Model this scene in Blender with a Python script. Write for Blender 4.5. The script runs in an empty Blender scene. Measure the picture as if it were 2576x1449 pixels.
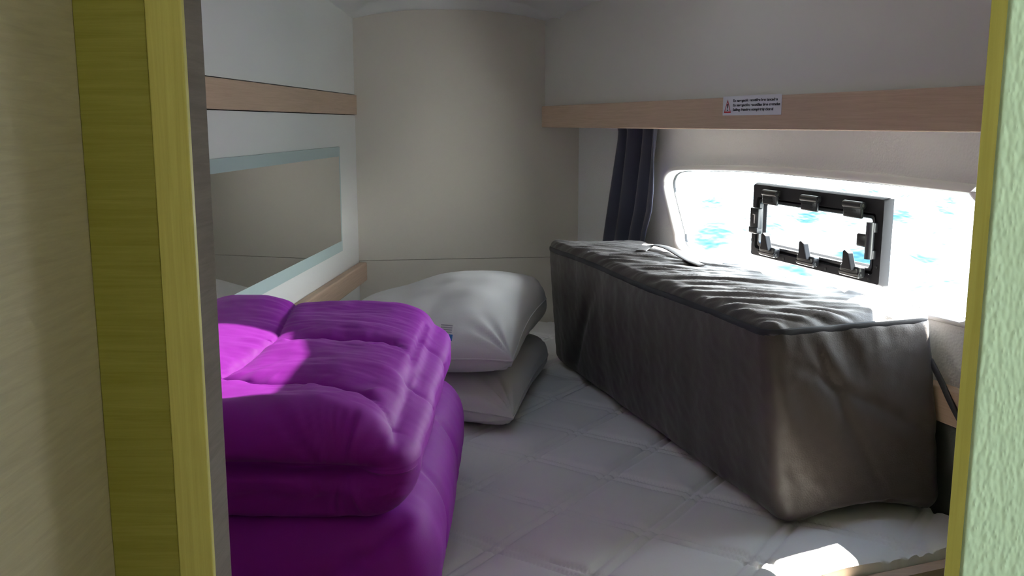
import bpy, bmesh, math, random
import numpy as np
from mathutils import Vector, Matrix, Euler, noise
from mathutils.bvhtree import BVHTree
random.seed(4)
C = bpy.context.scene.collection
SC = bpy.context.scene

# ---------------------------------------------------------------- camera, light, exposure
ZC = 1.50                                    # eye height above the cabin sole
FPX = 2400.0
PITCH = math.atan((724.5 - 310) / FPX)
cam = bpy.data.cameras.new('camera'); cam.sensor_width = 36; cam.lens = FPX / 2576 * 36
cam.clip_start = .02; cam.clip_end = 1000
co = bpy.data.objects.new('camera', cam); C.objects.link(co)
co.location = (0, 0, ZC); co.rotation_euler = (math.pi / 2 - PITCH, 0, 0)
SC.camera = co

w = bpy.data.worlds.new('sky'); SC.world = w; w.use_nodes = True
bg = w.node_tree.nodes['Background']; wt = w.node_tree             # hazy bright horizon, deeper blue overhead
wc = wt.nodes.new('ShaderNodeTexCoord'); wx = wt.nodes.new('ShaderNodeSeparateXYZ'); wr_ = wt.nodes.new('ShaderNodeValToRGB')
wt.links.new(wc.outputs['Generated'], wx.inputs[0]); wt.links.new(wx.outputs['Z'], wr_.inputs['Fac']); wt.links.new(wr_.outputs['Color'], bg.inputs['Color'])
e_ = wr_.color_ramp.elements; e_[0].position = .02; e_[0].color = (1, .985, .95, 1); e_[1].position = .95; e_[1].color = (.17, .34, .62, 1)
e2 = wr_.color_ramp.elements.new(.5); e2.color = (.84, .93, 1.0, 1)
bg.inputs['Strength'].default_value = 26.0

SUN_TRAVEL = Vector((-.127, -.118, -.180)).normalized()
sl = bpy.data.lights.new('sun', 'SUN'); sl.energy = 160; sl.angle = math.radians(.53); sl.color = (1, .93, .82)
so = bpy.data.objects.new('sun', sl); C.objects.link(so)
so.rotation_euler = SUN_TRAVEL.to_track_quat('-Z', 'Y').to_euler(); so.location = (3, 1.6, 5)

vs = SC.view_settings
vs.view_transform = 'Standard'; vs.look = 'None'; vs.gamma = 1; vs.use_curve_mapping = False
vs.exposure = 0.0

# ---------------------------------------------------------------- helpers
def ray(x, y):
    u = (x - 1288) / FPX; v = (724.5 - y) / FPX
    return np.array([u, math.cos(PITCH) + v * math.sin(PITCH), v * math.cos(PITCH) - math.sin(PITCH)])
def atz(x, y, z):                             # where a sight line meets the level z (relative to the eye)
    r = ray(x, y); p = r * (z / r[2]); p[2] += ZC; return p
class Frame:                                  # an upright wall: s along it, n across it, z up
    def __init__(s, p, d):
        s.p = np.array(p, float); s.d = np.array(d, float) / np.linalg.norm(d)
        s.n = np.array([-s.d[1], s.d[0]]); s.rz = math.atan2(s.d[1], s.d[0])
    def hit(s, x, y, n=0):                    # (s, z) where a sight line meets the wall, n off its face
        r = ray(x, y); q = s.p + s.n * n
        t = (q @ s.n) / (r[:2] @ s.n); P = r * t
        return np.array([(P[:2] - s.p) @ s.d, P[2] + ZC])
    def w(s, a, n, z): 
        q = s.p + s.d * a + s.n * n; return np.array([q[0], q[1], z])
    def put(s, o, z=0):
        o.location = (s.p[0], s.p[1], z); o.rotation_euler = (0, 0, s.rz); return o

def tag(o, label, cat=None, group=None, kind=None):
    if label: o['label'] = label
    if cat: o['category'] = cat
    if group: o['group'] = group
    if kind: o['kind'] = kind
    return o
def struct(o, label=None, cat='wall'):
    o['kind'] = 'structure'
    if label: o['label'] = label; o['category'] = cat
    return o
def mk(name, V, F, m, parent=None, smooth=False, sharp=None):
    me = bpy.data.meshes.new(name)
    me.from_pydata([tuple(map(float, v)) for v in V], [], [tuple(map(int, f)) for f in F]); me.update()
    bm = bmesh.new(); bm.from_mesh(me); bmesh.ops.recalc_face_normals(bm, faces=bm.faces); bm.to_mesh(me); bm.free()
    if smooth:
        me.polygons.foreach_set('use_smooth', [True] * len(me.polygons))
        if sharp: me.set_sharp_from_angle(angle=math.radians(sharp))
    o = bpy.data.objects.new(name, me); C.objects.link(o)
    if m: me.materials.append(m)
    if parent: o.parent = parent
    return o
def root(name, loc, rz=0):
    o = bpy.data.objects.new(name, None); C.objects.link(o); o.empty_display_size = .05
    o.location = loc; o.rotation_euler = (0, 0, rz); return o
def join(*parts):
    V = []; F = []
    for v, f in parts:
        b = len(V); V += [tuple(q) for q in v]; F += [tuple(i + b for i in g) for g in f]
    return V, F
def box(a, b, bev=0):
    bm = bmesh.new()
    bmesh.ops.create_cube(bm, size=1)
    for v in bm.verts:
        for i in range(3): v.co[i] = (a[i] + b[i]) / 2 + v.co[i] * (b[i] - a[i])
    if bev: bmesh.ops.bevel(bm, geom=bm.edges[:], offset=bev, segments=3, affect='EDGES', profile=.5)
    bm.verts.index_update()
    r = [tuple(v.co) for v in bm.verts], [tuple(v.index for v in f.verts) for f in bm.faces]
    bm.free(); return r
def cyl(p, q, r, n=16, r2=None):
    p = Vector(p); q = Vector(q); d = (q - p).normalized(); a = d.orthogonal().normalized(); b = d.cross(a)
    V = []; 
    for c, rr in ((p, r), (q, r if r2 is None else r2)):
        for i in range(n):
            t = 2 * math.pi * i / n; V.append(tuple(c + (a * math.cos(t) + b * math.sin(t)) * rr))
    F = [(i, (i + 1) % n, n + (i + 1) % n, n + i) for i in range(n)] + [tuple(range(n))[::-1], tuple(range(n, 2 * n))]
    return V, F
def tube(P, r, n=8, closed=False, ry=None):
    P = [Vector(p) for p in P]; N = len(P); V = []; F = []; up = None
    for i, p in enumerate(P):
        a = P[(i - 1) % N] if closed or i else p; b = P[(i + 1) % N] if closed or i < N - 1 else p
        t = (b - a).normalized()
        s = t.cross(Vector((0, 0, 1)))
        if s.length < 1e-3: s = t.orthogonal()
        s.normalize(); u = s.cross(t)
        for k in range(n):
            an = 2 * math.pi * k / n; V.append(tuple(p + s * math.cos(an) * r + u * math.sin(an) * (ry or r)))
    for i in range(N if closed else N - 1):
        for k in range(n):
            j = (i + 1) % N; F.append((i * n + k, i * n + (k + 1) % n, j * n + (k + 1) % n, j * n + k))
    if not closed: F += [tuple(range(n))[::-1], tuple(range((N - 1) * n, N * n))]
    return V, F
def prism(poly, a, b, axis=2):               # extrude a 2-D outline between two levels
    n = len(poly); V = []
    for l in (a, b):
        for p in poly:
            q = list(p); q.insert(axis, l); V.append(tuple(q))
    F = [(i, (i + 1) % n, n + (i + 1) % n, n + i) for i in range(n)] + [tuple(range(n))[::-1], tuple(range(n, 2 * n))]
    return V, F
def loops(Ls, close=True, capA=False, capB=False):   # bridge rings of equal count
    n = len(Ls[0]); V = [tuple(p) for L in Ls for p in L]; F = []
    for k in range(len(Ls) - 1):
        for i in range(n if close else n - 1):
            j = (i + 1) % n; F.append((k * n + i, k * n + j, (k + 1) * n + j, (k + 1) * n + i))
    if capA: F.append(tuple(range(n))[::-1])
    if capB: F.append(tuple(range((len(Ls) - 1) * n, len(Ls) * n)))
    return V, F
def rrect(x0, z0, x1, z1, r, k=5):
    out = []
    for cx, cz, a0 in ((x1 - r, z1 - r, 0), (x0 + r, z1 - r, 90), (x0 + r, z0 + r, 180), (x1 - r, z0 + r, 270)):
        for i in range(k + 1):
            a = math.radians(a0 + 90 * i / k); out.append((cx + r * math.cos(a), cz + r * math.sin(a)))
    return out
def holed(outer, hole, n0, n1):              # a slab (s,n,z) with one hole
    bm = bmesh.new(); es = []
    for L in (outer, hole):
        vs_ = [bm.verts.new((p[0], n0, p[1])) for p in L]
        es += [bm.edges.new((vs_[i], vs_[(i + 1) % len(vs_)])) for i in range(len(vs_))]
    bmesh.ops.triangle_fill(bm, edges=es, use_beauty=True, use_dissolve=False)
    r = bmesh.ops.extrude_face_region(bm, geom=bm.faces[:])
    for v in r['geom']:
        if isinstance(v, bmesh.types.BMVert): v.co.y = n1
    bm.verts.index_update()
    out = [tuple(v.co) for v in bm.verts], [tuple(v.index for v in f.verts) for f in bm.faces]
    bm.free(); return out
def rbox(h, r, n):                            # dense box with rounded edges: verts, normals, faces (numpy)
    ax = []
    for i in range(3):
        m = 6; e = np.linspace(0, 1, m + 1)[1:]
        inner = np.linspace(-(h[i] - r), h[i] - r, n[i] + 1)
        ax.append(np.concatenate([-(h[i] - r) - r * np.tan(e[::-1] * math.pi / 4), inner, (h[i] - r) + r * np.tan(e * math.pi / 4)]))
    L = [len(a) - 1 for a in ax]; idx = {}; P = []; F = []
    def vid(i, j, k):
        t = (i, j, k)
        if t not in idx: idx[t] = len(P); P.append((ax[0][i], ax[1][j], ax[2][k]))
        return idx[t]
    for k in (0, L[2]):
        for i in range(L[0]):
            for j in range(L[1]): F.append((vid(i, j, k), vid(i + 1, j, k), vid(i + 1, j + 1, k), vid(i, j + 1, k)))
    for j in (0, L[1]):
        for i in range(L[0]):
            for k in range(L[2]): F.append((vid(i, j, k), vid(i + 1, j, k), vid(i + 1, j, k + 1), vid(i, j, k + 1)))
    for i in (0, L[0]):
        for j in range(L[1]):
            for k in range(L[2]): F.append((vid(i, j, k), vid(i, j + 1, k), vid(i, j + 1, k + 1), vid(i, j, k + 1)))
    P = np.array(P); hh = np.array(h) - r
    q = np.clip(P, -hh, hh); d = P - q; d /= np.linalg.norm(d, axis=1, keepdims=True)
    return q + d * r, d, F
def fnoise(P, sc, oc=3, seed=0.0):
    sc = np.array(sc) if np.ndim(sc) else np.array([sc] * 3)
    return np.array([noise.fractal(Vector(tuple(p * sc + seed)), 1.0, 2.0, oc) for p in P])
def sstep(a, b, x):
    t = np.clip((x - a) / (b - a), 0, 1); return t * t * (3 - 2 * t)
def polydist(P, L):                           # distance to a polyline and arc position
    best = np.full(len(P), 9.); arc = np.zeros(len(P)); s0 = 0
    L = np.array(L, float)
    for a, b in zip(L[:-1], L[1:]):
        ab = b - a; l = np.linalg.norm(ab); t = np.clip(((P - a) @ ab) / l ** 2, 0, 1)
        d = np.linalg.norm(P - a - t[:, None] * ab, axis=1); k = d < best
        best[k] = d[k]; arc[k] = s0 + t[k] * l; s0 += l
    return best, arc

# ---------------------------------------------------------------- materials
def mat(name, col, rough=.6, bump=None, spec=.5, metal=0, sheen=0, coat=0):
    m = bpy.data.materials.new(name); m.use_nodes = True; nt = m.node_tree; b = nt.nodes['Principled BSDF']
    b.inputs['Base Color'].default_value = (*col, 1); b.inputs['Roughness'].default_value = rough
    b.inputs['Metallic'].default_value = metal; b.inputs['Specular IOR Level'].default_value = spec
    b.inputs['Sheen Weight'].default_value = sheen; b.inputs['Coat Weight'].default_value = coat
    if bump:
        scale, strength, dist = bump[:3]; typ = bump[3] if len(bump) > 3 else 'noise'
        tc = nt.nodes.new('ShaderNodeTexCoord'); mp = nt.nodes.new('ShaderNodeMapping')
        mp.inputs['Scale'].default_value = bump[4] if len(bump) > 4 else (1, 1, 1)
        nt.links.new(tc.outputs['Object'], mp.inputs['Vector'])
        if typ == 'noise':
            t = nt.nodes.new('ShaderNodeTexNoise'); t.inputs['Scale'].default_value = scale; t.inputs['Detail'].default_value = 5; out = t.outputs['Fac']
        else:
            t = nt.nodes.new('ShaderNodeTexVoronoi'); t.inputs['Scale'].default_value = scale; t.feature = 'SMOOTH_F1'; out = t.outputs['Distance']
        nt.links.new(mp.outputs['Vector'], t.inputs['Vector'])
        bp = nt.nodes.new('ShaderNodeBump'); bp.inputs['Strength'].default_value = strength; bp.inputs['Distance'].default_value = dist
        nt.links.new(out, bp.inputs['Height']); nt.links.new(bp.outputs['Normal'], b.inputs['Normal'])
    return m
def wood(name, c0, c1, scale, rough=.5, k=1.0):  # grain: noise stretched along one object axis
    m = mat(name, c0, rough); nt = m.node_tree; b = nt.nodes['Principled BSDF']
    tc = nt.nodes.new('ShaderNodeTexCoord'); mp = nt.nodes.new('ShaderNodeMapping'); mp.inputs['Scale'].default_value = scale
    n1 = nt.nodes.new('ShaderNodeTexNoise'); n1.inputs['Scale'].default_value = k; n1.inputs['Detail'].default_value = 8; n1.inputs['Roughness'].default_value = .65
    n1.inputs['Distortion'].default_value = .6
    cr = nt.nodes.new('ShaderNodeValToRGB'); e = cr.color_ramp.elements
    e[0].position = .3; e[1].position = .72; e[0].color = (*c0, 1); e[1].color = (*c1, 1)
    nt.links.new(tc.outputs['Object'], mp.inputs['Vector']); nt.links.new(mp.outputs['Vector'], n1.inputs['Vector'])
    nt.links.new(n1.outputs['Fac'], cr.inputs['Fac']); nt.links.new(cr.outputs['Color'], b.inputs['Base Color'])
    bp = nt.nodes.new('ShaderNodeBump'); bp.inputs['Strength'].default_value = .15; bp.inputs['Distance'].default_value = .001
    nt.links.new(n1.outputs['Fac'], bp.inputs['Height']); nt.links.new(bp.outputs['Normal'], b.inputs['Normal'])
    return m
def glass(name, tint, rough=.02, fac=1.0):    # thin pane: clear transmission plus mirror reflection
    m = bpy.data.materials.new(name); m.use_nodes = True; nt = m.node_tree; nt.nodes.clear()
    o = nt.nodes.new('ShaderNodeOutputMaterial'); mx = nt.nodes.new('ShaderNodeMixShader')
    t = nt.nodes.new('ShaderNodeBsdfTransparent'); t.inputs['Color'].default_value = (*tint, 1)
    g = nt.nodes.new('ShaderNodeBsdfGlossy'); g.inputs['Roughness'].default_value = rough
    lw = nt.nodes.new('ShaderNodeLayerWeight'); pw = nt.nodes.new('ShaderNodeMath'); pw.operation = 'POWER'; pw.inputs[1].default_value = 5
    ma = nt.nodes.new('ShaderNodeMath'); ma.operation = 'MULTIPLY_ADD'; ma.inputs[1].default_value = .92; ma.inputs[2].default_value = .06
    nt.links.new(lw.outputs['Facing'], pw.inputs[0]); nt.links.new(pw.outputs[0], ma.inputs[0])
    nt.links.new(ma.outputs[0], mx.inputs[0]); nt.links.new(t.outputs[0], mx.inputs[1]); nt.links.new(g.outputs[0], mx.inputs[2])
    nt.links.new(mx.outputs[0], o.inputs['Surface']); return m

M = {}
M['white_panel'] = mat('white_panel', (.87, .88, .86), .35)
M['cream_vinyl'] = mat('cream_vinyl', (.69, .655, .58), .5, (260, .12, .001))
M['leather'] = mat('leather', (.90, .905, .90), .5, (240, .55, .0014, 'voronoi'))
M['upper_vinyl'] = mat('upper_vinyl', (.72, .71, .66), .45, (220, .2, .001))
M['liner'] = mat('liner', (.78, .80, .79), .35)
M['oak'] = wood('oak', (.49, .345, .24), (.61, .445, .325), (3, 60, 90), .45, 2.5)
M['veneer'] = wood('veneer', (.46, .43, .30), (.58, .55, .40), (7, 7, 95), .5, 2.2)
M['veneer_grey'] = wood('veneer_grey', (.17, .152, .145), (.23, .21, .20), (7, 7, 95), .75, 2.2)
M['veneer_grey'].node_tree.nodes['Principled BSDF'].inputs['Specular IOR Level'].default_value = .2
M['olive'] = wood('olive', (.32, .325, .052), (.44, .45, .11), (4, 4, 120), .45, 2.2)
M['olive_edge'] = wood('olive_edge', (.66, .64, .19), (.78, .78, .26), (150, 150, 4), .45, 2.2)
M['lime'] = mat('lime_vinyl', (.53, .73, .53), .45, (330, .5, .002, 'voronoi', (1, 1, .5)))
M['lime_edge'] = wood('lime_edge', (.25, .23, .045), (.32, .30, .07), (90, 90, 3), .45, 2.2)
M['walnut'] = wood('walnut', (.10, .075, .05), (.16, .12, .08), (5, 5, 42), .5, 2)
M['dark_panel'] = mat('dark_lining', (.07, .075, .068), .9, (300, .4, .002))
M['floor'] = wood('floor_wood', (.12, .08, .05), (.2, .14, .09), (60, 3, 3), .5, 2)
M['frost'] = mat('frosted_glass', (.47, .60, .60), .28, spec=.6)
M['mirror'] = mat('mirror_silver', (.93, .93, .89), .015, metal=1)
M['dark_edge'] = mat('dark_edge', (.03, .03, .03), .6)
M['plastic'] = mat('white_plastic', (.85, .85, .84), .3)
M['black'] = mat('black_plastic', (.016, .017, .020), .32, (300, .05, .0005))
M['black_grey'] = mat('grey_plastic', (.020, .020, .024), .65, None, .25)
M['rubber'] = mat('rubber', (.02, .022, .025), .7)
M['steel'] = mat('steel', (.6, .6, .6), .25, metal=1)
M['navy'] = mat('navy_cloth', (.030, .032, .062), .8, (500, .25, .001), sheen=.15)
M['navy_band'] = mat('navy_band', (.010, .011, .018), .6, (900, .2, .0006))
M['taupe'] = mat('taupe_cloth', (.047, .037, .033), .53, (420, .3, .0012), sheen=.12)
M['purple'] = mat('purple_cloth', (.30, .009, .41), .6, (420, .12, .0008), sheen=.04, spec=.25)
M['pillow'] = mat('pillow_cotton', (.69, .68, .665), .75, (300, .15, .001), sheen=.1)
M['mattress'] = mat('mattress_cloth', (.88, .87, .85), .75, (600, .15, .0008), sheen=.1)
M['tag_white'] = mat('tag_white', (.7, .69, .66), .7)
M['tag_ink'] = mat('tag_ink', (.38, .36, .38), .6)
M['blue'] = mat('tag_blue', (.02, .12, .35), .6)
M['sticker'] = mat('sticker_paper', (.74, .74, .78), .35)
M['red'] = mat('red_ink', (.45, .02, .03), .5)
M['ink'] = mat('black_ink', (.012, .012, .014), .5)
M['glass'] = glass('window_glass', (.93, .96, .97))
M['smoked'] = glass('smoked_hatch', (.049, .049, .049))
M['cord'] = mat('cord_black', (.015, .015, .018), .6)

# ---------------------------------------------------------------- walls as frames
a1 = math.radians(3.85)
LW = Frame((-.51, 3.15), (math.sin(a1), math.cos(a1)))            # s<0 towards the viewer, n>0 outboard
RD = np.array([.5965, -1.76])
RL = Frame((.0965, 3.18), RD)                                     # s>0 towards the viewer, n>0 outboard
HOFF = .145
E0 = np.array([-.51, 3.15]); E1 = np.array([.216, 3.25])
EW = Frame(E0, E1 - E0)                                           # s>0 to the right, n>0 outboard (away)

# ---------------------------------------------------------------- setting
Zm = ZC - .67                                                     # top of the mattress
V, F = join(box((-.3, 0, 0), (1.0, .03, ZC - .4525)), box((-.3, 0, ZC - .4510), (1.0, .03, 2.2)), box((-.3, .03, 0), (1.0, .05, 2.2)))
struct(EW.put(mk('wall_end', V, F, M['cream_vinyl'])))
V, F = box((-.4, HOFF - .115, ZC + .0), (3.6, HOFF, 2.3)); struct(RL.put(mk('wall_right_upper', V, F, M['upper_vinyl'])))
# rail under the locker
V, F = box((.0, 0, ZC - .0135), (2.9, .03, ZC + .055), .004); struct(RL.put(mk('trim_1', V, F, M['oak'])))
# trims of the left wall
zt = [LW.hit(520, 195)[1], LW.hit(887, 238)[1], LW.hit(525, 277)[1], LW.hit(887, 286)[1]]
print('trim z', [round(z - ZC, 4) for z in zt])
tb, tt_ = (zt[2] + zt[3]) / 2, (zt[0] + zt[1]) / 2
V, F = join(box((-2.78, .0, 0), (.02, .03, tb - .0022)), box((-2.78, .0, tt_ + .0026), (.02, .03, 2.3)))
struct(LW.put(mk('wall_left', V, F, M['white_panel'])))
V, F = box((-2.78, .031, 0), (.02, .05, 2.3)); struct(LW.put(mk('wall_left_backing', V, F, M['dark_edge'])))
V, F = box((-2.5, -.006, tb), (.012, .02, tt_), .001); struct(LW.put(mk('trim_2', V, F, M['oak'])))
V, F = box((-2.5, -.028, ZC - .517), (-.004, 0.0, ZC - .455), .005); struct(LW.put(mk('trim_3', V, F, M['oak'])))

# hull lining with the long window
OP = [(1690, 590), (1675, 530), (1663, 480), (1661, 455), (1668, 434), (1684, 422), (1720, 417), (1850, 416), (2000, 422), (2200, 437), (2460, 466)]
FP = [(1699, 590), (1684, 530), (1672, 480), (1670, 458), (1676, 441), (1690, 432), (1724, 429), (1850, 431), (2000, 442), (2200, 462), (2460, 491)]
FN = HOFF - .010; GN = HOFF + .022                                # front face of the surround, glass
def outline(px, n, zb, send):
    Q = [RL.hit(*p, n) for p in px]
    k = (Q[1] - Q[0]); low = Q[0] - k * ((Q[0][1] - zb - .04) / k[1])
    e = Q[-1]; sl_ = (Q[-1] - Q[-2]); sl_ = sl_[1] / sl_[0]
    out = [np.array([low[0] + .05, zb]), np.array([low[0] + .02, zb + .008]), np.array([low[0] + .004, zb + .022]), low] + Q
    zt_ = e[1] + sl_ * (send - e[0])
    out += [np.array([send - .03, zt_ + .03 * -sl_]), np.array([send, zt_ - .03]), np.array([send, zb + .03]), np.array([send - .03, zb])]
    P = np.array(out); n = len(P); res = []                        # rounded through its corners
    for i in range(n):
        a, b, c, d = P[i - 1], P[i], P[(i + 1) % n], P[(i + 2) % n]
        for f_ in (0, .25, .5, .75):
            k = .5
            m1, m2 = k * (c - a), k * (d - b); l = np.linalg.norm(c - b)
            m1 = m1 / max(np.linalg.norm(m1), 1e-9) * min(np.linalg.norm(m1), l); m2 = m2 / max(np.linalg.norm(m2), 1e-9) * min(np.linalg.norm(m2), l)
            h = f_; q = (2 * h ** 3 - 3 * h ** 2 + 1) * b + (h ** 3 - 2 * h ** 2 + h) * m1 + (-2 * h ** 3 + 3 * h ** 2) * c + (h ** 3 - h ** 2) * m2
            res.append((float(q[0]), float(q[1])))
    return res
zbI = RL.hit(2432, 814, FN)[1]; zbO = RL.hit(2425, 822, HOFF)[1]
send = RL.hit(2440, 600, GN)[0] + .05
OO = outline(OP, FN, zbO, send + .02); II = outline(FP, FN, zbI, send)
print('window z', round(zbI - ZC, 3), 'send', round(send, 3))
V, F = holed([(-.4, 0), (3.4, 0), (3.4, ZC + .1), (-.4, ZC + .1)], OO, HOFF, HOFF + .02)
struct(RL.put(mk('wall_right', V, F, M['leather'])))
def lerp(A, B, t): return [(a[0] * (1 - t) + b[0] * t, a[1] * (1 - t) + b[1] * t) for a, b in zip(A, B)]
def ring(L, n): return [(p[0], n, p[1]) for p in L]
win = struct(RL.put(bpy.data.objects.new('window_1', None))); C.objects.link(win)
V, F = loops([ring(OO, HOFF + .004), ring(OO, FN + .003), ring(lerp(OO, II, .2), FN), ring(lerp(OO, II, .8), FN), ring(II, FN + .003), ring(lerp(OO, II, 1.1), GN), ring(lerp(OO, II, 1.1), GN + .02)])
mk('window_surround', V, F, M['plastic'], win, True, 50)
V, F = loops([ring(lerp(OO, II, 1.06), GN - .004), ring(lerp(OO, II, 1.18), GN - .004), ring(lerp(OO, II, 1.18), GN + .002)]); mk('gasket', V, F, M['rubber'], win)
V = ring(lerp(OO, II, .97), GN + .004); mk('window_pane', V, [tuple(range(len(V)))], M['glass'], win)
V, F = box((.2, HOFF - .012, 0), (3.0, HOFF - .001, ZC - .518)); struct(RL.put(mk('wall_right_lower', V, F, M['dark_panel'])))  # plain dark panel below the ledge
# ledge under the window
V, F = box((.2, HOFF - .03, ZC - .517), (3.0, HOFF, ZC - .455), .004); struct(RL.put(mk('trim_4', V, F, M['oak'])))

# ceiling liner: arched sheet with a turned-down rim, square opening for the hatch
HX0, HX1, HY0, HY1 = -.145, .305, 1.63, 2.08
xs = sorted(set([round(v, 4) for v in np.linspace(-1.2, 1.6, 57)] + [HX0, HX1])); ys = sorted(set([round(v, 4) for v in np.linspace(.63, 3.1, 26)] + [HY0, HY1] + [round(v, 4) for v in np.linspace(3.10, 3.34, 25)]))
def ceil_z(x, y):
    ye = 3.15 + (x + .51) * .1377                                 # end wall line
    dl = ((x + .51) * math.cos(a1) - (y - 3.15) * math.sin(a1))  # from the left wall
    dr = -((x - .0965) * .947 + (y - 3.18) * .321) + .03          # from the locker face
    de = ye - y
    xc = (-.51 + .126) / 2; arch = .042 * (1 - min(1, abs((x - xc) / .34) ** 2.4)) if y > 2 else .042
    arch = arch * min(1, max(0, (y - 2.0) / .9)) + .042 * (1 - min(1, max(0, (y - 2.0) / .9)))
    rim = float(sstep(.012, .05, de)) * float(sstep(.0, .05, dl)) * float(sstep(.0, .05, dr))
    return ZC + .320 + .05 * max(0, 3.2 - y) + arch + .030 * rim - .0 
idx = {}; V = []; F = []
for i, x in enumerate(xs):
    for j, y in enumerate(ys): idx[i, j] = len(V); V.append((x, y, ceil_z(x, y)))
for i in range(len(xs) - 1):
    for j in range(len(ys) - 1):
        if HX0 - 1e-4 <= xs[i] < HX1 - 1e-4 and HY0 - 1e-4 <= ys[j] < HY1 - 1e-4: continue
        if (xs[i] - .0965) * .947 + (ys[j] - 3.18) * .321 > HOFF - .06: continue
        F.append((idx[i, j], idx[i + 1, j], idx[i + 1, j + 1], idx[i, j + 1]))
o = struct(mk('ceiling', V, F, M['liner'], None, True))
sm = o.modifiers.new('thickness', 'SOLIDIFY'); sm.thickness = .012; sm.offset = 1
# deck hatch over the berth (out of the frame, the daylight on the bedding comes through it)
zh = ceil_z(0, 1.82) + .03
h = struct(root('window_2', ((HX0 + HX1) / 2, (HY0 + HY1) / 2, zh)))
hx, hy = (HX1 - HX0) / 2, (HY1 - HY0) / 2
V, F = join(box((-hx - .03, -hy - .03, -.05), (-hx, hy + .03, .03)), box((hx, -hy - .03, -.05), (hx + .03, hy + .03, .03)), box((-hx, -hy - .03, -.05), (hx, -hy, .03)), box((-hx, hy, -.05), (hx, hy + .03, .03)))
mk('hatch_frame', V, F, M['plastic'], h)
mk('hatch_pane', [(-hx, -hy, .01), (hx, -hy, .01), (hx, hy, .01), (-hx, hy, .01)], [(0, 1, 2, 3)], M['smoked'], h)
V, F = box((-1.25, -1.05, ZC + .52), (1.3, .63, ZC + .55)); struct(mk('ceiling_passage', V, F, M['veneer']))
# floor
V, F = box((-1.6, -1.2, -.03), (1.6, 3.4, 0)); struct(mk('floor', V, F, M['floor']))

# near partition with the doorway
YP = .61
V, F = box((-.62, YP + .001, 0), (-.2032, YP + .036, 2.3)); struct(mk('wall_near_left', V, F, M['veneer_grey']))
V, F = box((-.62, .36, 0), (-.2700, YP, 2.3)); struct(mk('wall_passage_left', V, F, M['veneer']))
V, F = box((-.2700, YP - .004, 0), (-.2256, YP + .001, 2.3), .0008); struct(mk('trim_5', V, F, M['olive']))
V, F = box((-.2254, YP - .005, 0), (-.2026, YP + .001, 2.3), .001); struct(mk('trim_6', V, F, M['olive_edge']))
V, F = prism([(.3035, YP - .004), (1.5, YP - .004), (1.5, YP + .03), (.322, YP + .03)], 0, 2.3); struct(mk('wall_near_right', V, F, M['lime']))
V, F = prism([(.2930, YP - .006), (.3031, YP - .006), (.320, YP + .031), (.3108, YP + .031)], 0, 2.3); struct(mk('trim_7', V, F, M['lime_edge']))
# the passage behind the viewer, daylit by one side window
V, F = box((-1.2, -1.05, 0), (1.5, -1.0, 2.3)); struct(mk('wall_back', V, F, M['walnut']))
V, F = box((1.2, -1.0, 0), (1.25, YP, 2.3)); struct(mk('wall_passage_right', V, F, M['walnut']))
V, F = box((-1.2, .36, 0), (-.62, .38, 2.3)); struct(mk('wall_passage_front', V, F, M['veneer']))
V, F = holed([(-1.0, 0), (.36, 0), (.36, 2.3), (-1.0, 2.3)], rrect(-.50, .80, .32, 1.80, .05), 0, .03)
o = struct(mk('wall_saloon', [(-1.2 - v[1], v[0], v[2]) for v in V], F, M['walnut']))
V = [(-1.215, p[0], p[1]) for p in rrect(-.51, .79, .33, 1.81, .05)]; struct(mk('window_3', V, [tuple(range(len(V)))], M['glass']))

# ---------------------------------------------------------------- berth
ea = atz(2080, 1446, -.67); eb = atz(2388, 1384, -.67); ed = (eb - ea)[:2]; ed /= np.linalg.norm(ed)
def edge(x): return np.array([x, ea[1] + (x - ea[0]) * ed[1] / ed[0]])
kl = lambda y: -.51 - (3.15 - y) * math.tan(a1) + .006
kr = lambda y: RL.p[0] + (3.18 - y) * .339 + (HOFF - .035) / .947
nl = edge(-.64); nl = np.array([kl(nl[1]), nl[1]]); nr = edge(.84); nr[0] = kr(nr[1]); fl = np.array([kl(3.14), 3.14]); fr = np.array([kr(3.225), 3.225])
print('bed corners', nl, nr, fl, fr)
nu, nv = 250, 330
U, W = np.meshgrid(np.linspace(0, 1, nu + 1), np.linspace(0, 1, nv + 1), indexing='ij'); U = U.ravel()[:, None]; W = W.ravel()[:, None]
XY = (nl * (1 - U) + nr * U) * (1 - W) + (fl * (1 - U) + fr * U) * W
na = np.array([-math.sin(math.radians(56)), math.cos(math.radians(56))]); nb = np.array([math.sin(math.radians(35)), math.cos(math.radians(35))])
Z = np.zeros(len(XY))
def quilt(d, sp, off):
    m = np.abs((d - off + sp / 2) % sp - sp / 2)
    return m
da = quilt(XY @ na, .1825, .650); db = quilt(XY @ nb, .1925, 1.555)
for d in (da, db):
    Z -= .006 * np.exp(-((d - .011) / .0042) ** 2)
dm = np.minimum(da, db); Z += .006 * (1 - np.exp(-np.maximum(dm - .012, 0) / .03)) - .004
Z += .003 * fnoise(np.c_[XY, np.zeros(len(XY))], 5.0, 2)
dn = (XY - ea[:2]) @ np.array([-ed[1], ed[0]])
Z -= .02 * np.exp(-np.maximum(dn, 0) / .010)
V = [tuple(p) for p in np.c_[XY, Zm + Z]]
gi = lambda i, j: i * (nv + 1) + j
F = [(gi(i, j), gi(i + 1, j), gi(i + 1, j + 1), gi(i, j + 1)) for i in range(nu) for j in range(nv)]
rim = [gi(i, 0) for i in range(nu)] + [gi(nu, j) for j in range(nv)] + [gi(i, nv) for i in range(nu, 0, -1)] + [gi(0, j) for j in range(nv, 0, -1)]
b0 = len(V); V += [(V[k][0], V[k][1], Zm - .10) for k in rim]; n = len(rim)
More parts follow.
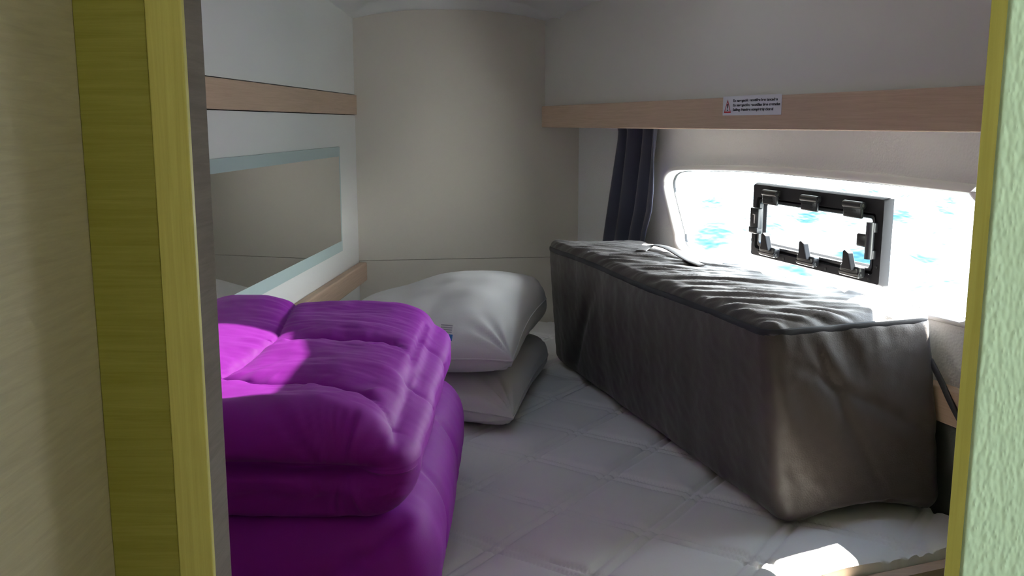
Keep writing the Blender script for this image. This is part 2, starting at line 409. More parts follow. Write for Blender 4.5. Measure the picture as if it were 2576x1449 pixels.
F += [(rim[k], rim[(k + 1) % n], b0 + (k + 1) % n, b0 + k) for k in range(n)] + [tuple(range(b0, b0 + n))]
o = mk('mattress', V, F, M['mattress'], None, True, 60)
tag(o, 'white mattress quilted in double-stitched diamonds, filling the berth', 'mattress')
base = root('bed_base', (0, 0, 0)); tag(base, 'brown wooden berth base under the quilted mattress, edge showing at lower right', 'bed')
nrm = np.array([ed[1], -ed[0]])
P4 = [tuple(nl + nrm * .0), tuple(nr), tuple(fr), tuple(fl)]
V, F = prism(P4, 0, Zm - .101); mk('bed_box', V, F, M['oak'], base)
q0, q1 = nl + nrm * .004, nr + nrm * .004; q2, q3 = nr + nrm * .028, nl + nrm * .028
V, F = prism([tuple(q0), tuple(q1), tuple(q2), tuple(q3)], 0, Zm - .022); mk('front_board', V, F, M['oak'], base)

# ---------------------------------------------------------------- folded duvet (two bundles of one folded quilt are one thing)
zt = -.335
S1 = [atz(1082, 790, zt)[:2], atz(1075, 807, zt)[:2], atz(1049, 874, zt)[:2], atz(1044, 952, zt)[:2], atz(1033, 1008, zt)[:2], atz(1015, 1040, zt)[:2]]
S2 = [atz(675, 852, zt)[:2], atz(815, 849, zt)[:2], atz(977, 852, zt)[:2], atz(1049, 869, zt)[:2]]
S3 = [atz(520, 933, zt)[:2], atz(564, 941, zt)[:2], atz(664, 958, zt)[:2], atz(787, 961, zt)[:2], atz(899, 975, zt)[:2], atz(1033, 1008, zt)[:2]]
S4 = [atz(748, 765, zt)[:2], atz(687, 855, zt)[:2], atz(564, 936, zt)[:2]]
SS = [S2, S3, S4, S1]
def bundle(name, x0, x1, y0, y1, z0, z1, r, n, parent, kind):
    c = np.array([(x0 + x1) / 2, (y0 + y1) / 2, (z0 + z1) / 2 + ZC]); hh = np.array([(x1 - x0) / 2, (y1 - y0) / 2, (z1 - z0) / 2])
    P, N, F = rbox(hh, r, n); P = P + c
    X, Y, Zr = P[:, 0], P[:, 1], P[:, 2] - ZC
    up = sstep(.2, .8, N[:, 2]); fr_ = sstep(.2, .75, -N[:, 1]); rt = sstep(.2, .8, N[:, 0])
    D = np.zeros(len(P))
    if kind == 'top':
        dd = np.full(len(P), 9.)
        for k, L in enumerate(SS):
            d, t = polydist(P[:, :2], L)
            if k == 3:
                D -= up * .0048 * np.exp(-(d / .004) ** 2)
            dd = np.minimum(dd, d) if k < 3 else dd
            wr = np.array([noise.fractal(Vector((tt * 38, dv * 9, k * 7.3)), 1, 2, 2) for tt, dv in zip(t, d)])
            D += up * (.0038 if k < 3 else .0012) * wr * np.exp(-(d / .05) ** 2) * (1 - np.exp(-d / .008))
        ef = 1 - .65 * sstep(-.22, -.14, X)
        D -= up * ef * (.011 * np.exp(-dd / .03) + .006 * np.exp(-dd / .005) - .005)
        # long fine creases across the top
        D += up * .0022 * fnoise(np.c_[X * 7, Y * 24 + X * 5, np.zeros(len(P))], 1.0, 3, 8.8) * sstep(-.42, -.25, X) * sstep(-.13, -.19, X)
        # puffed corner by the wall
        D += up * .022 * np.exp(-(((X + .46) / .10) ** 2 + ((Y - 1.70) / .12) ** 2))
        D -= (.3 * up + .7 * sstep(.0, .6, N[:, 2])) * .034 * np.clip((X + .255) / .16, 0, 1.1) ** 2
        # two rolled layers on the near side, merging into the fold at the right
        zc = -.404 + .005 * np.sin(X * 14)
        fade = 1 - sstep(-.24, -.13, X)
        D -= fr_ * fade * .042 * np.exp(-((Zr - zc) / .012) ** 2)
        D -= fr_ * fade * .020 * sstep(-.396, -.428, Zr)
        D -= fr_ * .018 * np.exp(-(((X + .175) / .035) ** 2 + ((Zr + .408) / .03) ** 2))
        # wrinkles gathered into the corner
        an = np.arctan2(Zr + .405, -(X + .20)); rr = np.hypot(Zr + .405, X + .20)
        D += .012 * fr_ * np.array([noise.noise(Vector((a_ * 6.5, 0, 3.1))) for a_ in an]) * np.exp(-(rr / .10) ** 2) * sstep(.01, .04, rr)
        # seam running down the rounded side
        for yy, am in ((1.30, .005), (1.55, .005)):
            D -= rt * am * np.exp(-((Y - yy - .10 * (Zr + .40)) / .010) ** 2)
        D += rt * .003 * fnoise(np.c_[X, Y * 6 + Zr * 5, Zr * 5], 1.0, 2)
    else:
        zc = -.572 + .012 * np.sin(X * 9 + 1)
        D -= fr_ * (1 - sstep(-.22, -.12, X)) * .036 * np.exp(-((Zr - zc) / .014) ** 2)
        # slanting fold that rises to the right
        q = (Zr + .60) - (X + .32) * .62
        D -= fr_ * sstep(-.36, -.30, X) * .016 * np.exp(-(q / .010) ** 2)
        D -= rt * .006 * np.exp(-((Y - 1.28 - .35 * (Zr + .55)) / .012) ** 2)
        D -= rt * .006 * np.exp(-((Y - 1.52) / .012) ** 2)
    D += .007 * fnoise(P, 6.0, 2, 2.2) * (.5 + .5 * up + .4 * fr_)
    D += .0012 * fnoise(P, 26, 2, 5.5)
    P = P + N * D[:, None]; P[:, 2] = np.maximum(P[:, 2], Zm + .004)
    return mk(name, P - np.array(parent.location), F, M['purple'], parent, True)
dv = root('duvet', (-.36, 1.45, Zm)); tag(dv, 'thick purple quilted duvet folded in a stack in front of the pillows', 'duvet')
bundle('upper_fold', -.588, -.112, 1.05, 1.80, -.474, -.332, .066, (170, 240, 36), dv, 'top')
bundle('lower_fold', -.588, -.090, 1.07, 1.83, -.662, -.468, .085, (120, 150, 40), dv, 'low')

# ---------------------------------------------------------------- pillows
def pillow(name, cx, cy, z, a, b, T, rz, tx, ty, label, seed, warp, droop, under=None, group=None):
    r = root(name, (cx, cy, z), rz); r.rotation_euler = (tx, ty, rz); tag(r, label, 'pillow', group)
    n = 90; V = []; idx = {}; F = []
    g = np.linspace(-1, 1, n + 1); g = np.sign(g) * (1 - (1 - np.abs(g)) ** 1.4)
    def plan(u, v):
        k = 1 - (.13 if v > 0 else .02) * u ** 4 * v ** 4          # the far corners are rounder
        return a * u * (1 - .05 * (1 - v * v)) * k, b * v * (1 - .05 * (1 - u * u)) * k
    for s in (1, -1):
        for i, u in enumerate(g):
            for j, v in enumerate(g):
                e = i in (0, n) or j in (0, n)
                if s < 0 and e: idx[s, i, j] = idx[1, i, j]; continue
                x, y = plan(u, v)
                t = T * ((1 - abs(u) ** 3.6) * (1 - abs(v) ** 3.4)) ** .40
                t *= 1 + .12 * warp * u + .16 * warp * v
                nz = noise.fractal(Vector((x * 7 + seed, y * 7, s * 2.0)), 1, 2, 2)
                zz = s * t * (1 + .10 * nz)
                # corner gathers
                cu = min(1 - abs(u), 1 - abs(v)); ang = math.atan2(1 - abs(v), 1 - abs(u)); rad = math.hypot(1 - abs(u), 1 - abs(v))
                zz += s * .006 * math.sin(ang * 14 + seed) * math.exp(-(rad / .35) ** 2) * min(1, rad / .1) * min(1, cu / .05)
                zz += -droop * (u * u + v * v) * .5
                idx[s, i, j] = len(V); V.append((x, y, zz if not e else -droop * (u * u + v * v) * .5))
        for i in range(n):
            for j in range(n): F.append((idx[s, i, j], idx[s, i + 1, j], idx[s, i + 1, j + 1], idx[s, i, j + 1]))
    if under:                                                     # settles on what lies below it
        mw = Matrix.Translation((cx, cy, z)) @ Euler((tx, ty, rz)).to_matrix().to_4x4(); iv = mw.inverted()
        for k, p in enumerate(V):
            q = mw @ Vector(p); hit = under.ray_cast(Vector((q.x, q.y, 9)), Vector((0, 0, -1)))
            g_ = max(hit[0].z if hit[0] is not None else -9, Zm + .004) + .003
            if q.z < g_: q.z = g_; V[k] = tuple(iv @ q)
    else:
        for k, p in enumerate(V):
            if p[2] + z < Zm + .006: V[k] = (p[0], p[1], Zm + .006 - z)
    mk('pillow_body', V, F, M['pillow'], r, True)
    L = [V[idx[1, i, 0]] for i in range(n)] + [V[idx[1, n, j]] for j in range(n)] + [V[idx[1, i, n]] for i in range(n, 0, -1)] + [V[idx[1, 0, j]] for j in range(n, 0, -1)]
    v, f = tube(L, .0016, 6, True); mk('seam_piping', v, f, M['pillow'], r, True)
    me = r.children[0].data; mw = Matrix.Translation((cx, cy, z)) @ Euler((tx, ty, rz)).to_matrix().to_4x4()
    return r, BVHTree.FromPolygons([mw @ v.co for v in me.vertices], [tuple(f.vertices) for f in me.polygons]), idx, n
r1, PB1, _, _ = pillow('pillow', -.205, 2.36, Zm + .070, .280, .330, .070, math.radians(-11), 0, 0, 'white pillow lying flat on the mattress under the other pillow', 1.0, .2, .03)
r2, PB2, _, _ = pillow('pillow', -.212, 2.36, Zm + .184, .280, .335, .080, math.radians(-11), math.radians(2.5), math.radians(-9), 'white pillow with a printed care tag, on top of the other pillow', 4.2, 1.2, .045, PB1)
# printed care tag lying on the upper pillow near its front seam
mw2 = Matrix.Translation((-.212, 2.36, Zm + .184)) @ Euler((math.radians(2.5), math.radians(-9), math.radians(-11))).to_matrix().to_4x4(); iv2 = mw2.inverted()
def on_pillow(x, y, lift):
    h_ = PB2.ray_cast(Vector((0, 0, ZC)), Vector(tuple(ray(x, y))).normalized())
    return iv2 @ (h_[0] + Vector((0, -.3, 1)).normalized() * lift)
def tagmesh(name, quad, lift, m, parent):
    V = []; n = 6
    for l in (lift, lift - .0012):
        for i in range(n + 1):
            for j in range(n + 1):
                u, v = i / n, j / n; q = [np.array(p, float) for p in quad]
                p = (q[0] * (1 - u) + q[1] * u) * (1 - v) + (q[3] * (1 - u) + q[2] * u) * v; V.append(tuple(on_pillow(p[0], p[1], l)))
    k = (n + 1) ** 2; g_ = lambda i, j: i * (n + 1) + j
    F = [(g_(i, j), g_(i + 1, j), g_(i + 1, j + 1), g_(i, j + 1)) for i in range(n) for j in range(n)]; F += [tuple(a + k for a in f[::-1]) for f in F]
    rim_ = [g_(i, 0) for i in range(n)] + [g_(n, j) for j in range(n)] + [g_(i, n) for i in range(n, 0, -1)] + [g_(0, j) for j in range(n, 0, -1)]
    F += [(rim_[i], rim_[(i + 1) % len(rim_)], rim_[(i + 1) % len(rim_)] + k, rim_[i] + k) for i in range(len(rim_))]
    return mk(name, V, F, m, parent)
ct = tagmesh('care_tag', ((1092, 811), (1143, 817), (1137, 859), (1085, 851)), .0022, M['tag_white'], r2)
tagmesh('tag_logo', ((1112, 842), (1139, 845), (1137, 859), (1110, 856)), .0030, M['blue'], ct)
for k in range(4): tagmesh('tag_print', ((1110 - k * .6, 818 + k * 5.6), (1139 - k * .8, 820.5 + k * 5.6), (1138.5 - k * .8, 822.9 + k * 5.6), (1109.5 - k * .6, 820.4 + k * 5.6)), .0028, M['tag_ink'], ct)

# ---------------------------------------------------------------- long fabric-covered box
def A(p, z): return np.array([p[0], p[1], z])
bNL, bNR, bFR, bFL = atz(1962, 1330, -.668), atz(2382, 1292, -.668), np.array([.355, 2.655, 0]), atz(1393, 905, -.668)
tNL, tNR, tFL = atz(1925, 812, -.322), atz(2352, 775, -.322), atz(1371, 603, -.322)
tFR = np.array([.355, 2.655, 0])
zb, ztp = ZC - .667, ZC - .322
Cn = {(-1, -1, -1): A(bNL, zb), (1, -1, -1): A(bNR, zb), (1, 1, -1): A(bFR, zb), (-1, 1, -1): A(bFL, zb),
      (-1, -1, 1): A(tNL, ztp), (1, -1, 1): A(tNR, ztp), (1, 1, 1): A(tFR, ztp), (-1, 1, 1): A(tFL, ztp)}
print('box', {k: np.round(v, 3) for k, v in Cn.items()})
BH = np.array([.16, .60, .173])
def bmap(P):
    q = P / BH; out = np.zeros_like(P)
    for k, c in Cn.items():
        wgt = np.prod([(1 + k[i] * q[:, i]) / 2 for i in range(3)], axis=0); out += wgt[:, None] * c
    return out
P, N, F = rbox(BH, .030, (60, 190, 55))
q = P / BH
B = bmap(P); up = sstep(.3, .9, N[:, 2]); lf = sstep(.3, .9, -N[:, 0]); nr_ = sstep(.3, .9, -N[:, 1])
D = np.zeros(len(P))
mid = np.clip((1 - np.abs(q[:, 0]) ** 2) * (1 - np.abs(q[:, 1]) ** 4), 0, 1)
D += up * (.006 * mid)
# creases pulled in from the zip on the top, slanting with the pull
cr = fnoise(np.c_[P[:, 0] * 7, P[:, 1] * 30 + P[:, 0] * 26, np.zeros(len(P))], 1.0, 3, 1.7)
D += up * .006 * cr * (.35 + .65 * sstep(.6, -.8, q[:, 0])) * sstep(1.0, .8, q[:, 1])
wv = np.abs(fnoise(np.c_[P[:, 0] * 4, P[:, 1] * 12 + P[:, 0] * 14, np.zeros(len(P))], 1.0, 2, 9.1))
D += up * .008 * (wv - .25)
# long side: soft vertical drapes
dr = fnoise(np.c_[P[:, 1] * 9, P[:, 2] * 2.2 + P[:, 1] * 2, np.zeros(len(P))], 1.0, 2, 4.1)
D += lf * .005 * dr + lf * .012 * (1 - q[:, 2] ** 2) * (1 - q[:, 1] ** 2)
D -= lf * .012 * np.exp(-((P[:, 1] - .30 + .9 * (P[:, 2])) / .03) ** 2) * sstep(.8, .0, q[:, 2])
# end: folds
D += nr_ * (.006 * fnoise(np.c_[P[:, 0] * 14 + P[:, 2] * 5, P[:, 2] * 5, np.zeros(len(P))], 1.0, 2, 7.7) + .006 * (1 - q[:, 2] ** 2))
D -= nr_ * .005 * np.exp(-((P[:, 0] - .0 + .45 * P[:, 2] + .02) / .014) ** 2) * sstep(.98, .6, q[:, 2])
D -= nr_ * .004 * np.exp(-((P[:, 2] - .07 + .55 * (P[:, 0] + .06)) / .012) ** 2) * sstep(-.9, -.4, q[:, 0])
D += .0012 * fnoise(P, 45, 2, 3.3)
# the lower edge of the end lifts a little between its corners
lift = np.zeros(len(P)); lift += .022 * np.clip(1 - ((q[:, 0] - .1) / .75) ** 2, 0, 1) * sstep(-.80, -1, q[:, 1]) * sstep(-.75, -1, q[:, 2])
B = B + N * D[:, None]; B[:, 2] += lift; B[:, 2] = np.maximum(B[:, 2], Zm + .004)
bagroot = root('storage_box', tuple(A((bNL + bFR) / 2, zb))); tag(bagroot, 'long dark taupe fabric-covered box with navy zip band, lying on the mattress below the window', 'box')
bl = np.array(bagroot.location)
mk('fabric_cover', B - bl, F, M['taupe'], bagroot, True)
# zip band round the top edge
def edgept(x, y, dz=-.012, out=.0015):
    p = np.array([[x, y, BH[2] + dz]]); return bmap(p)[0]
loop = []
r_ = .030; hx_, hy_ = BH[0], BH[1]
for (cx, cy, a0) in ((hx_ - r_, hy_ - r_, 0), (-hx_ + r_, hy_ - r_, 90), (-hx_ + r_, -hy_ + r_, 180), (hx_ - r_, -hy_ + r_, 270)):
    for i in range(7):
        an = math.radians(a0 + 15 * i); loop.append((cx + (r_ + .001) * math.cos(an), cy + (r_ + .001) * math.sin(an)))
dense = []
for i in range(len(loop)):
    p, q_ = np.array(loop[i]), np.array(loop[(i + 1) % len(loop)]); k = max(1, int(np.linalg.norm(q_ - p) / .012))
    dense += [p + (q_ - p) * t / k for t in range(k)]
from mathutils.bvhtree import BVHTree
bvh = BVHTree.FromPolygons([tuple(v) for v in B], F)
path = []
cen = bmap(np.array([[0, 0, BH[2] * .9]]))[0]
for p in dense:
    t = bmap(np.array([[p[0], p[1], BH[2] - .020]]))[0]
    wob = .002 * math.sin(p[1] * 9 + p[0] * 5); t[2] += wob
    hit = bvh.find_nearest(Vector(t)); path.append(np.array(hit[0]) + np.array(hit[1]) * 0)
path = np.array(path); path = (np.roll(path, 1, 0) + path * 2 + np.roll(path, -1, 0)) / 4
v, f = tube(path - bl,   .0022, 8, True, ry=.0068); mk('zip_band', v, f, M['navy_band'], bagroot, True)
# handle strap on the top
hp = [(1612, 631), (1626, 626), (1650, 625), (1680, 633), (1710, 647), (1740, 660), (1764, 667)]
hz = [.004, .014, .024, .026, .020, .010, .003]
pts = []
for (x, y), z in zip(hp, hz):
    d = Vector(tuple(ray(x, y + 2))).normalized(); g = bvh.ray_cast(Vector((0, 0, ZC)), d)
    base_p = g[0] if g[0] is not None else Vector(tuple(atz(x, y, -.30)))
    pts.append(np.array(base_p) + np.array([0, 0, z * .42]))
pts = np.array(pts); tt = np.linspace(0, len(pts) - 1, 40)
def cr_(p, t):
    i = int(min(t, len(p) - 1.0001)); f_ = t - i; g = lambda k: p[max(0, min(len(p) - 1, k))]
    a, b, c, d = g(i - 1), g(i), g(i + 1), g(i + 2)
    return .5 * (2 * b + (c - a) * f_ + (2 * a - 5 * b + 4 * c - d) * f_ ** 2 + (-a + 3 * b - 3 * c + d) * f_ ** 3)
sp_ = [cr_(pts, t) - bl for t in tt]
v, f = tube(sp_, .014, 10, False, ry=.0022); mk('handle_strap', v, f, M['taupe'], bagroot, True)
# cord hanging off the near end, towards the hull
cp = [RL.w(*(lambda q: (q[0], HOFF - .034, q[1]))(RL.hit(x_, y_, HOFF - .034))) for x_, y_ in ((2340, 905), (2368, 960), (2388, 1005), (2412, 1052), (2445, 1110))]
cp2 = [cr_(np.array(cp), t) - bl for t in np.linspace(0, 4, 24)]
v, f = tube(cp2, .0052, 8); mk('cord', v, f, M['cord'], bagroot, True)

# ---------------------------------------------------------------- wall mirror with satin borders
mT0, mT1 = LW.hit(530, 402)[1], LW.hit(848, 368)[1]; mB0, mB1 = LW.hit(552, 790)[1], LW.hit(858, 634)[1]
mtop = (mT0 + mT1) / 2; mbot = (mB0 + mB1) / 2; mr = (LW.hit(848, 368)[0] + LW.hit(859, 634)[0]) / 2
bt = mtop - (LW.hit(530, 437)[1] + LW.hit(830, 396)[1]) / 2; bb = (LW.hit(552, 748)[1] + LW.hit(850, 614)[1]) / 2 - mbot
print('mirror', mT0 - ZC, mT1 - ZC, mB0 - ZC, mB1 - ZC, mr, bt, bb)
mi = root('wall_mirror', (LW.p[0], LW.p[1], 0), LW.rz); tag(mi, 'wide mirror with frosted pale teal borders on the left wall', 'mirror')
ml = -2.0
V, F = box((ml, -.006, mbot + bb), (mr - .012, -.0005, mtop - bt)); mk('mirror_glass', V, F, M['mirror'], mi)
V, F = box((ml, -.006, mtop - bt), (mr, -.0005, mtop)); mk('frosted_border', V, F, M['frost'], mi)
V, F = box((ml, -.006, mbot), (mr, -.0005, mbot + bb)); mk('frosted_border', V, F, M['frost'], mi)
V, F = box((mr - .012, -.006, mbot + bb), (mr, -.0005, mtop - bt)); mk('frosted_border', V, F, M['frost'], mi)

# ---------------------------------------------------------------- curtain
cl = [(-.02, 1549), (.03, 1553), (.12, 1552), (.3, 1546), (.55, 1537), (1.0, 1520), (1.25, 1510)]
crr = [(-.02, 1662), (.3, 1659), (.6, 1654), (.8, 1648), (1.0, 1634), (1.25, 1622)]
cn_ = HOFF - .032; ncu, ncv = 120, 60; V = []
for j in range(ncv + 1):
    t = -.03 + 1.28 * j / ncv; y = 322 + t * 260
    xl = np.interp(t, *zip(*cl)); xr = np.interp(t, *zip(*crr))
    for i in range(ncu + 1):
        u = i / ncu; s_, z_ = RL.hit(xl + (xr - xl) * u, y, cn_)
        am = .013 * (1 - .3 * t)
        ph = 2 * math.pi * 3.7 * (u ** .8) + .9 * math.sin(t * 2.2)
        nn = cn_ + am * math.sin(ph) + .006 * math.sin(ph * .43 + 1 + t) 
        V.append((s_ + .004 * math.cos(ph), nn, z_))
F = [(j * (ncu + 1) + i, j * (ncu + 1) + i + 1, (j + 1) * (ncu + 1) + i + 1, (j + 1) * (ncu + 1) + i) for j in range(ncv) for i in range(ncu)]
cu = RL.put(mk('curtain', V, F, M['navy'], None, True)); tag(cu, 'dark navy pleated curtain gathered at the far end of the window', 'curtain')
sm = cu.modifiers.new('thickness', 'SOLIDIFY'); sm.thickness = .0025

# ---------------------------------------------------------------- opening portlight in the long window
pn = GN - .006
c4 = [RL.hit(*p, pn) for p in ((1896, 640), (2225, 725), (2239, 496), (1903, 460))]
print('port', [np.round(c - np.array([0, ZC]), 3) for c in c4])
PS = (c4[0][0] + c4[3][0]) / 2; PE = (c4[1][0] + c4[2][0]) / 2; PB = (c4[0][1] + c4[1][1]) / 2; PT = (c4[2][1] + c4[3][1]) / 2
L_, H_ = PE - PS, PT - PB
tilt = (math.atan2(c4[1][1] - c4[0][1], L_) + math.atan2(c4[2][1] - c4[3][1], L_)) / 2
print('port size', L_, H_, math.degrees(tilt))
pw = RL.w((PS + PE) / 2, pn, (PB + PT) / 2)
po = bpy.data.objects.new('portlight', None); C.objects.link(po); po.empty_display_size = .05; po.location = tuple(pw)
po.rotation_euler = Matrix.Rotation(RL.rz, 3, 'Z').to_4x4().to_3x3().to_4x4().to_euler()
po.rotation_euler = (Matrix.Rotation(RL.rz, 4, 'Z') @ Matrix.Rotation(-tilt, 4, 'Y')).to_euler()
tag(po, 'small black-framed opening porthole with latches, set in the long hull window', 'window')
x0, x1, z0, z1 = -L_ / 2, L_ / 2, -H_ / 2, H_ / 2
ix0, ix1, iz0, iz1 = x0 + .034, x1 - .040, z0 + .036, z1 - .046      # clear opening
def rr(a, b, c, d, r, n): return [(p[0], n, p[1]) for p in rrect(a, b, c, d, r)]
V, F = loops([rr(x0, z0, x1, z1, .004, .0098), rr(x0, z0, x1, z1, .004, -.001), rr(x0 + .004, z0 + .004, x1 - .004, z1 - .004, .005, -.010),
              rr(ix0 - .016, iz0 - .016, ix1 + .016, iz1 + .014, .008, -.010), rr(ix0 - .014, iz0 - .014, ix1 + .014, iz1 + .012, .008, -.002),
              rr(ix0 - .006, iz0 - .006, ix1 + .006, iz1 + .006, .008, .0), rr(ix0, iz0, ix1, iz1, .010, .008), rr(ix0, iz0, ix1, iz1, .010, .0098), rr(x0, z0, x1, z1, .004, .0098)])
mk('port_frame', V, F, M['black_grey'], po, True, 30)
V, F = loops([rr(ix0 - .010, iz0 - .010, ix1 + .010, iz1 + .009, .009, -.0045), rr(ix0 - .010, iz0 - .010, ix1 + .010, iz1 + .009, .009, -.0075), rr(ix0 - .004, iz0 - .004, ix1 + .004, iz1 + .004, .009, -.0075), rr(ix0 - .004, iz0 - .004, ix1 + .004, iz1 + .004, .009, .002)])
mk('sash_rim', V, F, M['black'], po, True, 30)
V = rr(ix0 - .002, iz0 - .002, ix1 + .002, iz1 + .002, .01, .009); mk('port_pane', V, [tuple(range(len(V)))], M['glass'], po)
for u in (.195, .515, .825):                                          # upper clamps: barrel, plate, screw
    xc = x0 + L_ * u; zc = z1 - .019; wd = .028
    b_ = join(cyl((xc - wd, -.020, zc), (xc + wd, -.020, zc), .0075, 18), box((xc - wd, -.024, zc - .026), (xc + wd, -.016, zc), .003), box((xc - wd * .8, -.017, zc - .006), (xc + wd * .8, -.009, zc + .006), .001))
    o = mk('clamp', *b_, M['black'], po, True, 35)
    mk('clamp_screw', *cyl((xc + wd, -.020, zc), (xc + wd + .0015, -.020, zc), .0035, 12), M['steel'], o)
    gro = [box((xc - wd + .006 + k * .009, -.0246, zc - .012 - (k % 2) * .0), (xc - wd + .012 + k * .009, -.0238, zc - .0105)) for k in range(4)] + [box((xc - wd + .005 + k * .031, -.0246, zc - .018), (xc - wd + .012 + k * .031, -.0238, zc - .0168)) for k in range(2)]
    mk('grip_slots', *join(*gro), M['rubber'], o)
for u in (.205, .52, .84):                                           # lower latches with a finger lever
    xc = x0 + L_ * u; zc = z0 + .024; wd = .030
    b_ = join(box((xc - wd, -.028, zc - .013), (xc + wd, -.010, zc + .010), .005), cyl((xc - wd, -.022, zc - .006), (xc + wd, -.022, zc - .006), .0065, 18))
    o = mk('latch', *b_, M['black'], po, True, 35)
    lv = prism([(xc - .016, zc + .002), (xc + .018, zc + .002), (xc + .013, zc + .014), (xc + .004, zc + .036), (xc - .006, zc + .041), (xc - .012, zc + .038), (xc - .012, zc + .015)], -.036, -.022, 1)
    l_ = mk('latch_lever', *lv, M['black_grey'], o)
    bv = l_.modifiers.new('soft', 'BEVEL'); bv.width = .002; bv.segments = 2
    mk('hinge_pin', *cyl((xc + wd, -.022, zc - .006), (xc + wd + .001, -.022, zc - .006), .003, 10), M['rubber'], o)
# side stay on the far edge and turn handle on the near edge
o = mk('side_clip', *join(box((x0 + .014, -.024, -.022), (x0 + .046, -.0095, .030), .003), box((x0 + .013, -.026, -.030), (x0 + .046, -.0095, -.014), .003)), M['black'], po, True, 35)
mk('clip_slot', *join(box((x0 + .034, -.0255, -.006), (x0 + .037, -.0238, .014)), box((x0 + .028, -.0255, .0135), (x0 + .037, -.0238, .0155))), M['sticker'], o)
xh = x1 - .026
o = mk('turn_handle', *join(cyl((xh, -.020, -.034), (xh, -.020, .038), .0085, 18), box((xh - .009, -.020, -.034), (xh + .009, -.008, -.016), .002), box((xh - .009, -.020, .018), (xh + .009, -.008, .038), .002)), M['black'], po, True, 35)
l_ = mk('handle_lever', *box((xh - .034, -.026, -.012), (xh, -.016, .014), .004), M['black'], o, True, 35)
for (u, v) in ((.018, .22), (.075, .075), (.30, .06), (.63, .06), (.925, .06), (.965, .22)):
    X_, Z_ = x0 + L_ * u, z0 + H_ * v
    o = mk('screw', *cyl((X_, -.011, Z_), (X_, -.0095, Z_), .0042, 14), M['black_grey'], po); mk('screw_recess', *cyl((X_, -.0114, Z_), (X_, -.0108, Z_), .0024, 6), M['ink'], o)

# ---------------------------------------------------------------- warning sticker on the rail
c4 = [RL.hit(*p) for p in ((1817, 291), (1966, 288), (1968, 236), (1822, 243))]
sL = ((c4[1][0] - c4[0][0]) + (c4[2][0] - c4[3][0])) / 2; sH = ((c4[3][1] - c4[0][1]) + (c4[2][1] - c4[1][1])) / 2
print('sticker', np.round([c - np.array([0, ZC]) for c in c4], 4), sL, sH)
sp0 = (c4[0] + c4[1] + c4[2] + c4[3]) / 4
st = root('warning_sticker', tuple(RL.w(sp0[0], -.0003, sp0[1])), RL.rz)
tag(st, 'small white warning sticker with red triangle and three lines of text, on the wooden rail', 'sticker')
V, F = box((-sL / 2, -.0006, -sH / 2), (sL / 2, 0, sH / 2)); mk('sticker_sheet', V, F, M['sticker'], st)
def text(body, x, z, size, wmax, m, name, sx=1):
    cu_ = bpy.data.curves.new('t', 'FONT'); cu_.body = body; cu_.size = size; cu_.offset = size * .035; cu_.extrude = .0001
    to = bpy.data.objects.new('t', cu_); C.objects.link(to); bpy.context.view_layer.update()
    me = bpy.data.meshes.new_from_object(to.evaluated_get(bpy.context.evaluated_depsgraph_get()))
    bpy.data.objects.remove(to); bpy.data.curves.remove(cu_)
    vv = np.array([v.co[:] for v in me.vertices]); wd = vv[:, 0].max() - vv[:, 0].min(); k = wmax / wd
    V = [(x + (p[0] - vv[:, 0].min()) * k, -.0008 - p[2], z + p[1]) for p in vv]; F = [tuple(p.vertices) for p in me.polygons]
    bpy.data.meshes.remove(me)
    return mk(name, V, F, m, st)
u_ = lambda t: -sL / 2 + sL * t; w_ = lambda t: -sH / 2 + sH * t
text('En navegació: escotilles ben tancades', u_(.19), w_(.70), sH * .185, sL * .75, M['ink'], 'text_line')
text('En navegación: escotillas bien cerradas', u_(.19), w_(.465), sH * .185, sL * .79, M['ink'], 'text_line')
text('Sailing: Hatches completely closed', u_(.19), w_(.23), sH * .185, sL * .685, M['ink'], 'text_line')
T0, T1, T2 = (u_(.025), w_(.13)), (u_(.155), w_(.13)), (u_(.09), w_(.84))
g = ((T0[0] + T1[0] + T2[0]) / 3, w_(.34)); inn = [(g[0] + (p[0] - g[0]) * k, g[1] + (p[1] - g[1]) * k2) for p, k, k2 in ((T0, .70, .62), (T1, .70, .62), (T2, .7, .72))]
V, F = loops([[(p[0], -.0009, p[1]) for p in (T0, T1, T2)], [(p[0], -.0009, p[1]) for p in inn]]); tri = mk('warning_triangle', V, F, M['red'], st)
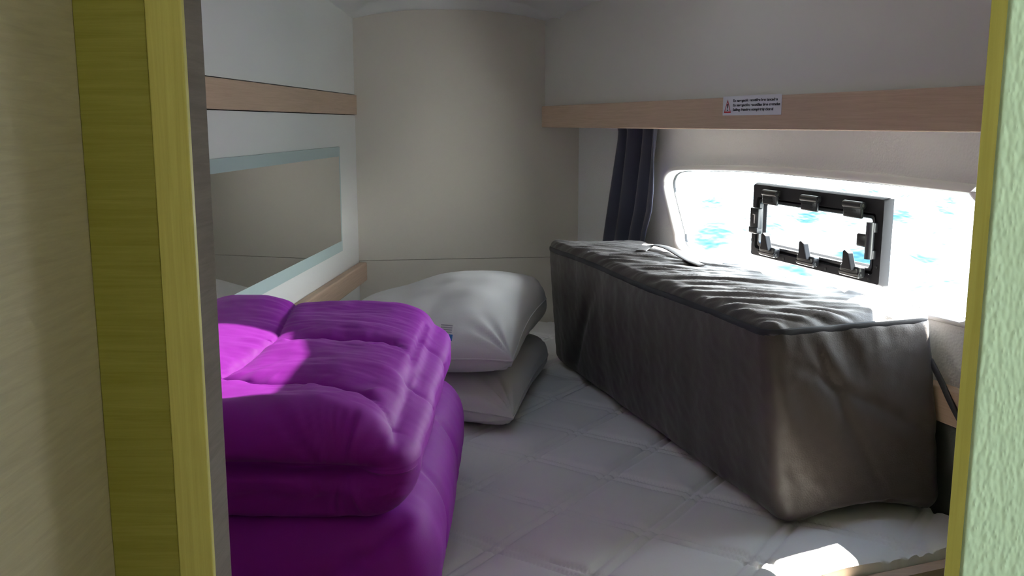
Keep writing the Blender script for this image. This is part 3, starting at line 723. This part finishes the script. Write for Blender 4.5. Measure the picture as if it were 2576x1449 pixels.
ex = join(prism([(u_(.084), w_(.36)), (u_(.096), w_(.36)), (u_(.099), w_(.60)), (u_(.081), w_(.60))], -.001, -.0006, 1), prism(rrect(u_(.082), w_(.24), u_(.098), w_(.31), .0004), -.001, -.0006, 1))
mk('exclamation_mark', *ex, M['ink'], tri)

# ---------------------------------------------------------------- the sea outside
m = mat('sea_water', (.0005, .016, .018), .06, spec=.5); m.node_tree.nodes['Principled BSDF'].inputs['IOR'].default_value = 1.33
nt = m.node_tree; b = nt.nodes['Principled BSDF']; tc = nt.nodes.new('ShaderNodeTexCoord')
n1 = nt.nodes.new('ShaderNodeTexNoise'); n1.inputs['Scale'].default_value = 2.2; n1.inputs['Detail'].default_value = 3
bp = nt.nodes.new('ShaderNodeBump'); bp.inputs['Strength'].default_value = .6; bp.inputs['Distance'].default_value = .13
nt.links.new(tc.outputs['Object'], n1.inputs['Vector']); nt.links.new(n1.outputs['Fac'], bp.inputs['Height']); nt.links.new(bp.outputs['Normal'], b.inputs['Normal'])
na_, nr2 = 300, 420; V = []
for i in range(nr2 + 1):
    n_ = .5 + .4 * ((140 / .4) ** (i / nr2) - 1) ; n_ = .5 + .5 * (260 ** (i / nr2) - 1)
    for j in range(na_ + 1):
        s_ = .8 + (-3.6 + 5.2 * j / na_) * n_
        x, y, _ = RL.w(s_, n_, 0); z = 0
        for k, (dx, dy, wl, am) in enumerate(((.9, .4, 3.1, .075), (.5, -.8, 1.9, .055), (-.3, 1, 1.15, .04), (1, .1, .75, .025))):
            z += am * math.sin((x * dx + y * dy) * 2 * math.pi / wl + 1.3 * k + 1.5 * noise.noise(Vector((x * .25, y * .25, k * 3.0))))
        V.append((s_, n_, z))
F = [(i * (na_ + 1) + j, i * (na_ + 1) + j + 1, (i + 1) * (na_ + 1) + j + 1, (i + 1) * (na_ + 1) + j) for i in range(nr2) for j in range(na_)]
sea = mk('sea', V, F, m, None, True); RL.put(sea, ZC - 1.25)
tag(sea, 'bright sunlit sea with small blue waves outside the window', 'sea', None, 'stuff')
